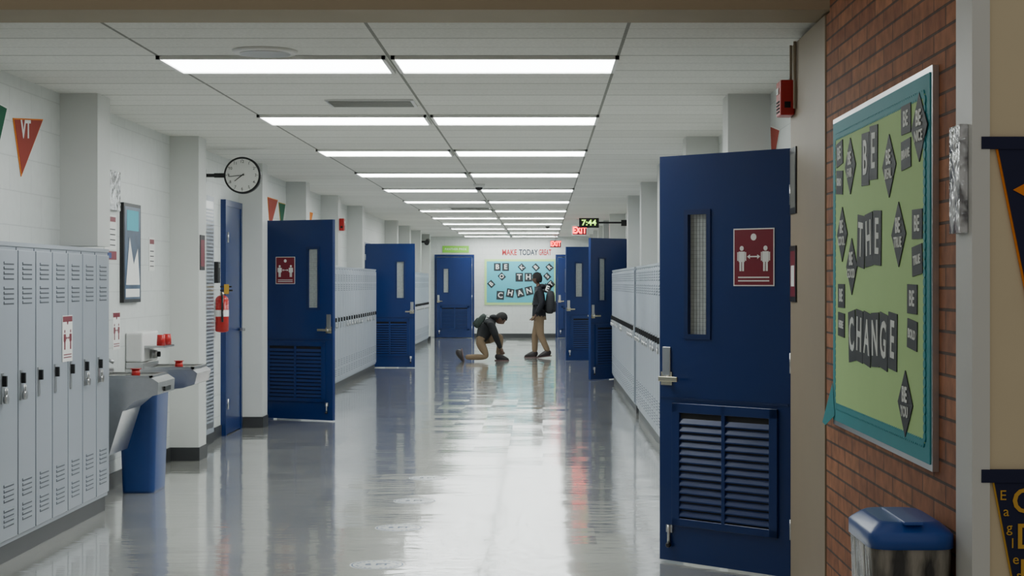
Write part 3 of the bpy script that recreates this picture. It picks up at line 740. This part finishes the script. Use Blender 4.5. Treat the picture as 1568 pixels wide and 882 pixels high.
def backpack(name,c,rot,m,parent=None,sc=1):
    """local: +x away from the back, z up along the spine"""
    b=MB(); M=Matrix.Translation(c)@rot@Matrix.Scale(sc,4)
    t=bmesh.new(); bmesh.ops.create_cube(t,size=1)
    bmesh.ops.subdivide_edges(t,edges=t.edges[:],cuts=4,use_grid_fill=True)
    for v in t.verts:
        p=v.co*2; r=(abs(p.x)**4+abs(p.y)**4+abs(p.z)**4)**.25; p=p/max(r,1e-6)*max(abs(p.x),abs(p.y),abs(p.z))
        v.co=Vector((p.x*.085*(1.12-.12*p.z-.1*abs(p.z)),p.y*.145*(1-.06*p.z),p.z*.225))
    b.merge(t,m,M)
    t=bmesh.new(); bmesh.ops.create_cube(t,size=1); bmesh.ops.subdivide_edges(t,edges=t.edges[:],cuts=3,use_grid_fill=True)
    for v in t.verts:
        p=v.co*2; r=(abs(p.x)**4+abs(p.y)**4+abs(p.z)**4)**.25; p=p/max(r,1e-6)*max(abs(p.x),abs(p.y),abs(p.z))
        v.co=Vector((.09+p.x*.035,p.y*.11,-.08+p.z*.11))
    b.merge(t,m,M)
    for sy in (-1,1):
        pts=[M@Vector(p) for p in ((-.08,sy*.08,.19),(-.17,sy*.10,.23),(-.29,sy*.11,.17),(-.315,sy*.11,.02),(-.25,sy*.13,-.10),(-.08,sy*.13,-.17))]
        b.tube(pts,.014*sc,M_BLACK,8)
    b.tube([M@Vector(p) for p in ((-.05,-.03,.22),(-.05,-.02,.25),(-.05,.02,.25),(-.05,.03,.22))],.008*sc,M_BLACK,8)
    b.tube([M@Vector(p) for p in ((.125,-.09,-.0),(.127,.09,-.0))],.004*sc,M_STEEL,6)
    return b.done(name,parent=parent)

# standing student, walking to the left, head turned a little away down the corridor
b=MB(); O=(-.07,31.7,0)
V=[(0,0,.90,.155,.17),(0,0,1.03,.14,.16),(.0,0,1.19,.145,.185),(.01,0,1.32,.10,.14),(-.005,0,1.39,.055,.055),(-.03,0,1.46,.045,.045),
 (.005,-.085,.68,.098,.095),(.03,-.10,.44,.072,.068),(.18,-.10,.11,.058,.054),
 (-.01,.085,.68,.098,.095),(-.08,.10,.44,.072,.068),(-.085,.10,.09,.058,.054),
 (.01,-.18,1.30,.078,.075),(.06,-.235,1.06,.062,.060),(-.05,-.235,.86,.046,.044),
 (.01,.18,1.30,.078,.075),(.05,.235,1.06,.062,.060),(-.09,.225,.86,.046,.044),
 (0,0,.79,.165,.175)]
E=[(0,1,M_JKT),(1,2,M_JKT),(2,3,M_JKT),(3,4,M_JKT),(4,5,M_SKIN),(18,6,M_KHA),(6,7,M_KHA),(7,8,M_KHA),(18,9,M_KHA),(9,10,M_KHA),(10,11,M_KHA),
 (3,12,M_JKT),(12,13,M_JKT),(13,14,M_JKT),(3,15,M_JKT),(15,16,M_JKT),(16,17,M_JKT),(0,18,M_JKT)]
skin_into(b,V,E,None,O)
head_into(b,(-.045,0,1.535),(-1,.45,-.10),(0,0,1),O,.98)
b.ball((O[0]+.055,O[1],1.385),(.08,.11,.055),M_JKT)
hand_into(b,(-.06,-.235,.85),(-.35,0,-1),(-.9,.3,.3),O,side=1)
hand_into(b,(-.10,.225,.85),(-.35,0,-1),(-.9,-.3,.3),O,side=-1)
shoe_into(b,(.245,-.10,.035),(-.03,-.11,.0),(.15,0,1),O)
shoe_into(b,(-.02,.10,.0),(-.29,.10,.0),(0,0,1),O)
p1=b.done('standing_student',recalc=False)
backpack('backpack',Vector((O[0]+.215,O[1],1.08)),Matrix.Rotation(.06,4,'Y'),M_PACK,p1)

# kneeling student, tying a shoe (faces right)
b=MB(); O=(-1.12,30.4,0)
V=[(-.06,0,.40,.18,.18),(.02,0,.53,.17,.18),(.09,0,.66,.165,.19),(.165,0,.75,.115,.14),(.23,0,.79,.055,.055),(.29,0,.80,.045,.045),
 (-.05,-.10,.36,.105,.105),(.09,-.12,.08,.068,.068),(-.32,-.12,.08,.050,.050),
 (-.03,.10,.38,.105,.105),(.35,.12,.46,.072,.070),(.285,.12,.10,.056,.052),
 (.16,-.18,.69,.078,.075),(.26,-.22,.44,.062,.058),(.335,-.06,.24,.042,.040),
 (.16,.18,.69,.078,.075),(.25,.27,.45,.062,.058),(.345,.185,.24,.042,.040)]
E=[(0,1,M_HOOD),(1,2,M_HOOD),(2,3,M_HOOD),(3,4,M_HOOD),(4,5,M_SKIN),(0,6,M_KHA),(6,7,M_KHA),(7,8,M_KHA),(0,9,M_KHA),(9,10,M_KHA),(10,11,M_KHA),
 (3,12,M_HOOD),(12,13,M_HOOD),(13,14,M_HOOD),(3,15,M_HOOD),(15,16,M_HOOD),(16,17,M_HOOD)]
skin_into(b,V,E,None,O)
head_into(b,(.345,0,.785),(.62,-.05,-.78),(.78,0,.62),O,1.0)
b.ball((O[0]+.205,O[1],.82),(.08,.11,.05),M_HOOD)
hand_into(b,(.34,-.055,.235),(.25,.35,-1),(.2,.9,.2),O,side=-1)
hand_into(b,(.35,.18,.235),(.25,-.35,-1),(.2,-.9,.2),O,side=1)
shoe_into(b,(.225,.12,.0),(.49,.12,.0),(0,0,1),O)
shoe_into(b,(-.37,-.12,.235),(-.33,-.12,.0),(-1,0,.1),O)
p2=b.done('kneeling_student',recalc=False)
backpack('backpack',Vector((O[0]-.045,O[1],.75)),Matrix.Rotation(math.radians(38),4,'Y')@Matrix.Rotation(math.pi,4,'Z'),M_PACKG,p2,.68)

# ---------------------------------------------------------------- world + camera
w=bpy.data.worlds.new('lobby_ambient'); S.world=w; w.use_nodes=True
w.node_tree.nodes['Background'].inputs[0].default_value=(1.0,.95,.86,1); w.node_tree.nodes['Background'].inputs[1].default_value=.37
cam=bpy.data.cameras.new('camera'); co=bpy.data.objects.new('camera',cam); COL.objects.link(co)
co.location=(0,0,1.47); co.rotation_euler=(math.pi/2,0,0)
cam.sensor_width=36; cam.lens=2500/1568*36; cam.shift_x=-(831-784)/1568; cam.shift_y=-(441-432)/1568
cam.clip_end=200
if DEBUG:
    co.location=(-.6,24,1.1); cam.lens=80; cam.shift_x=0; cam.shift_y=-.03
S.camera=co
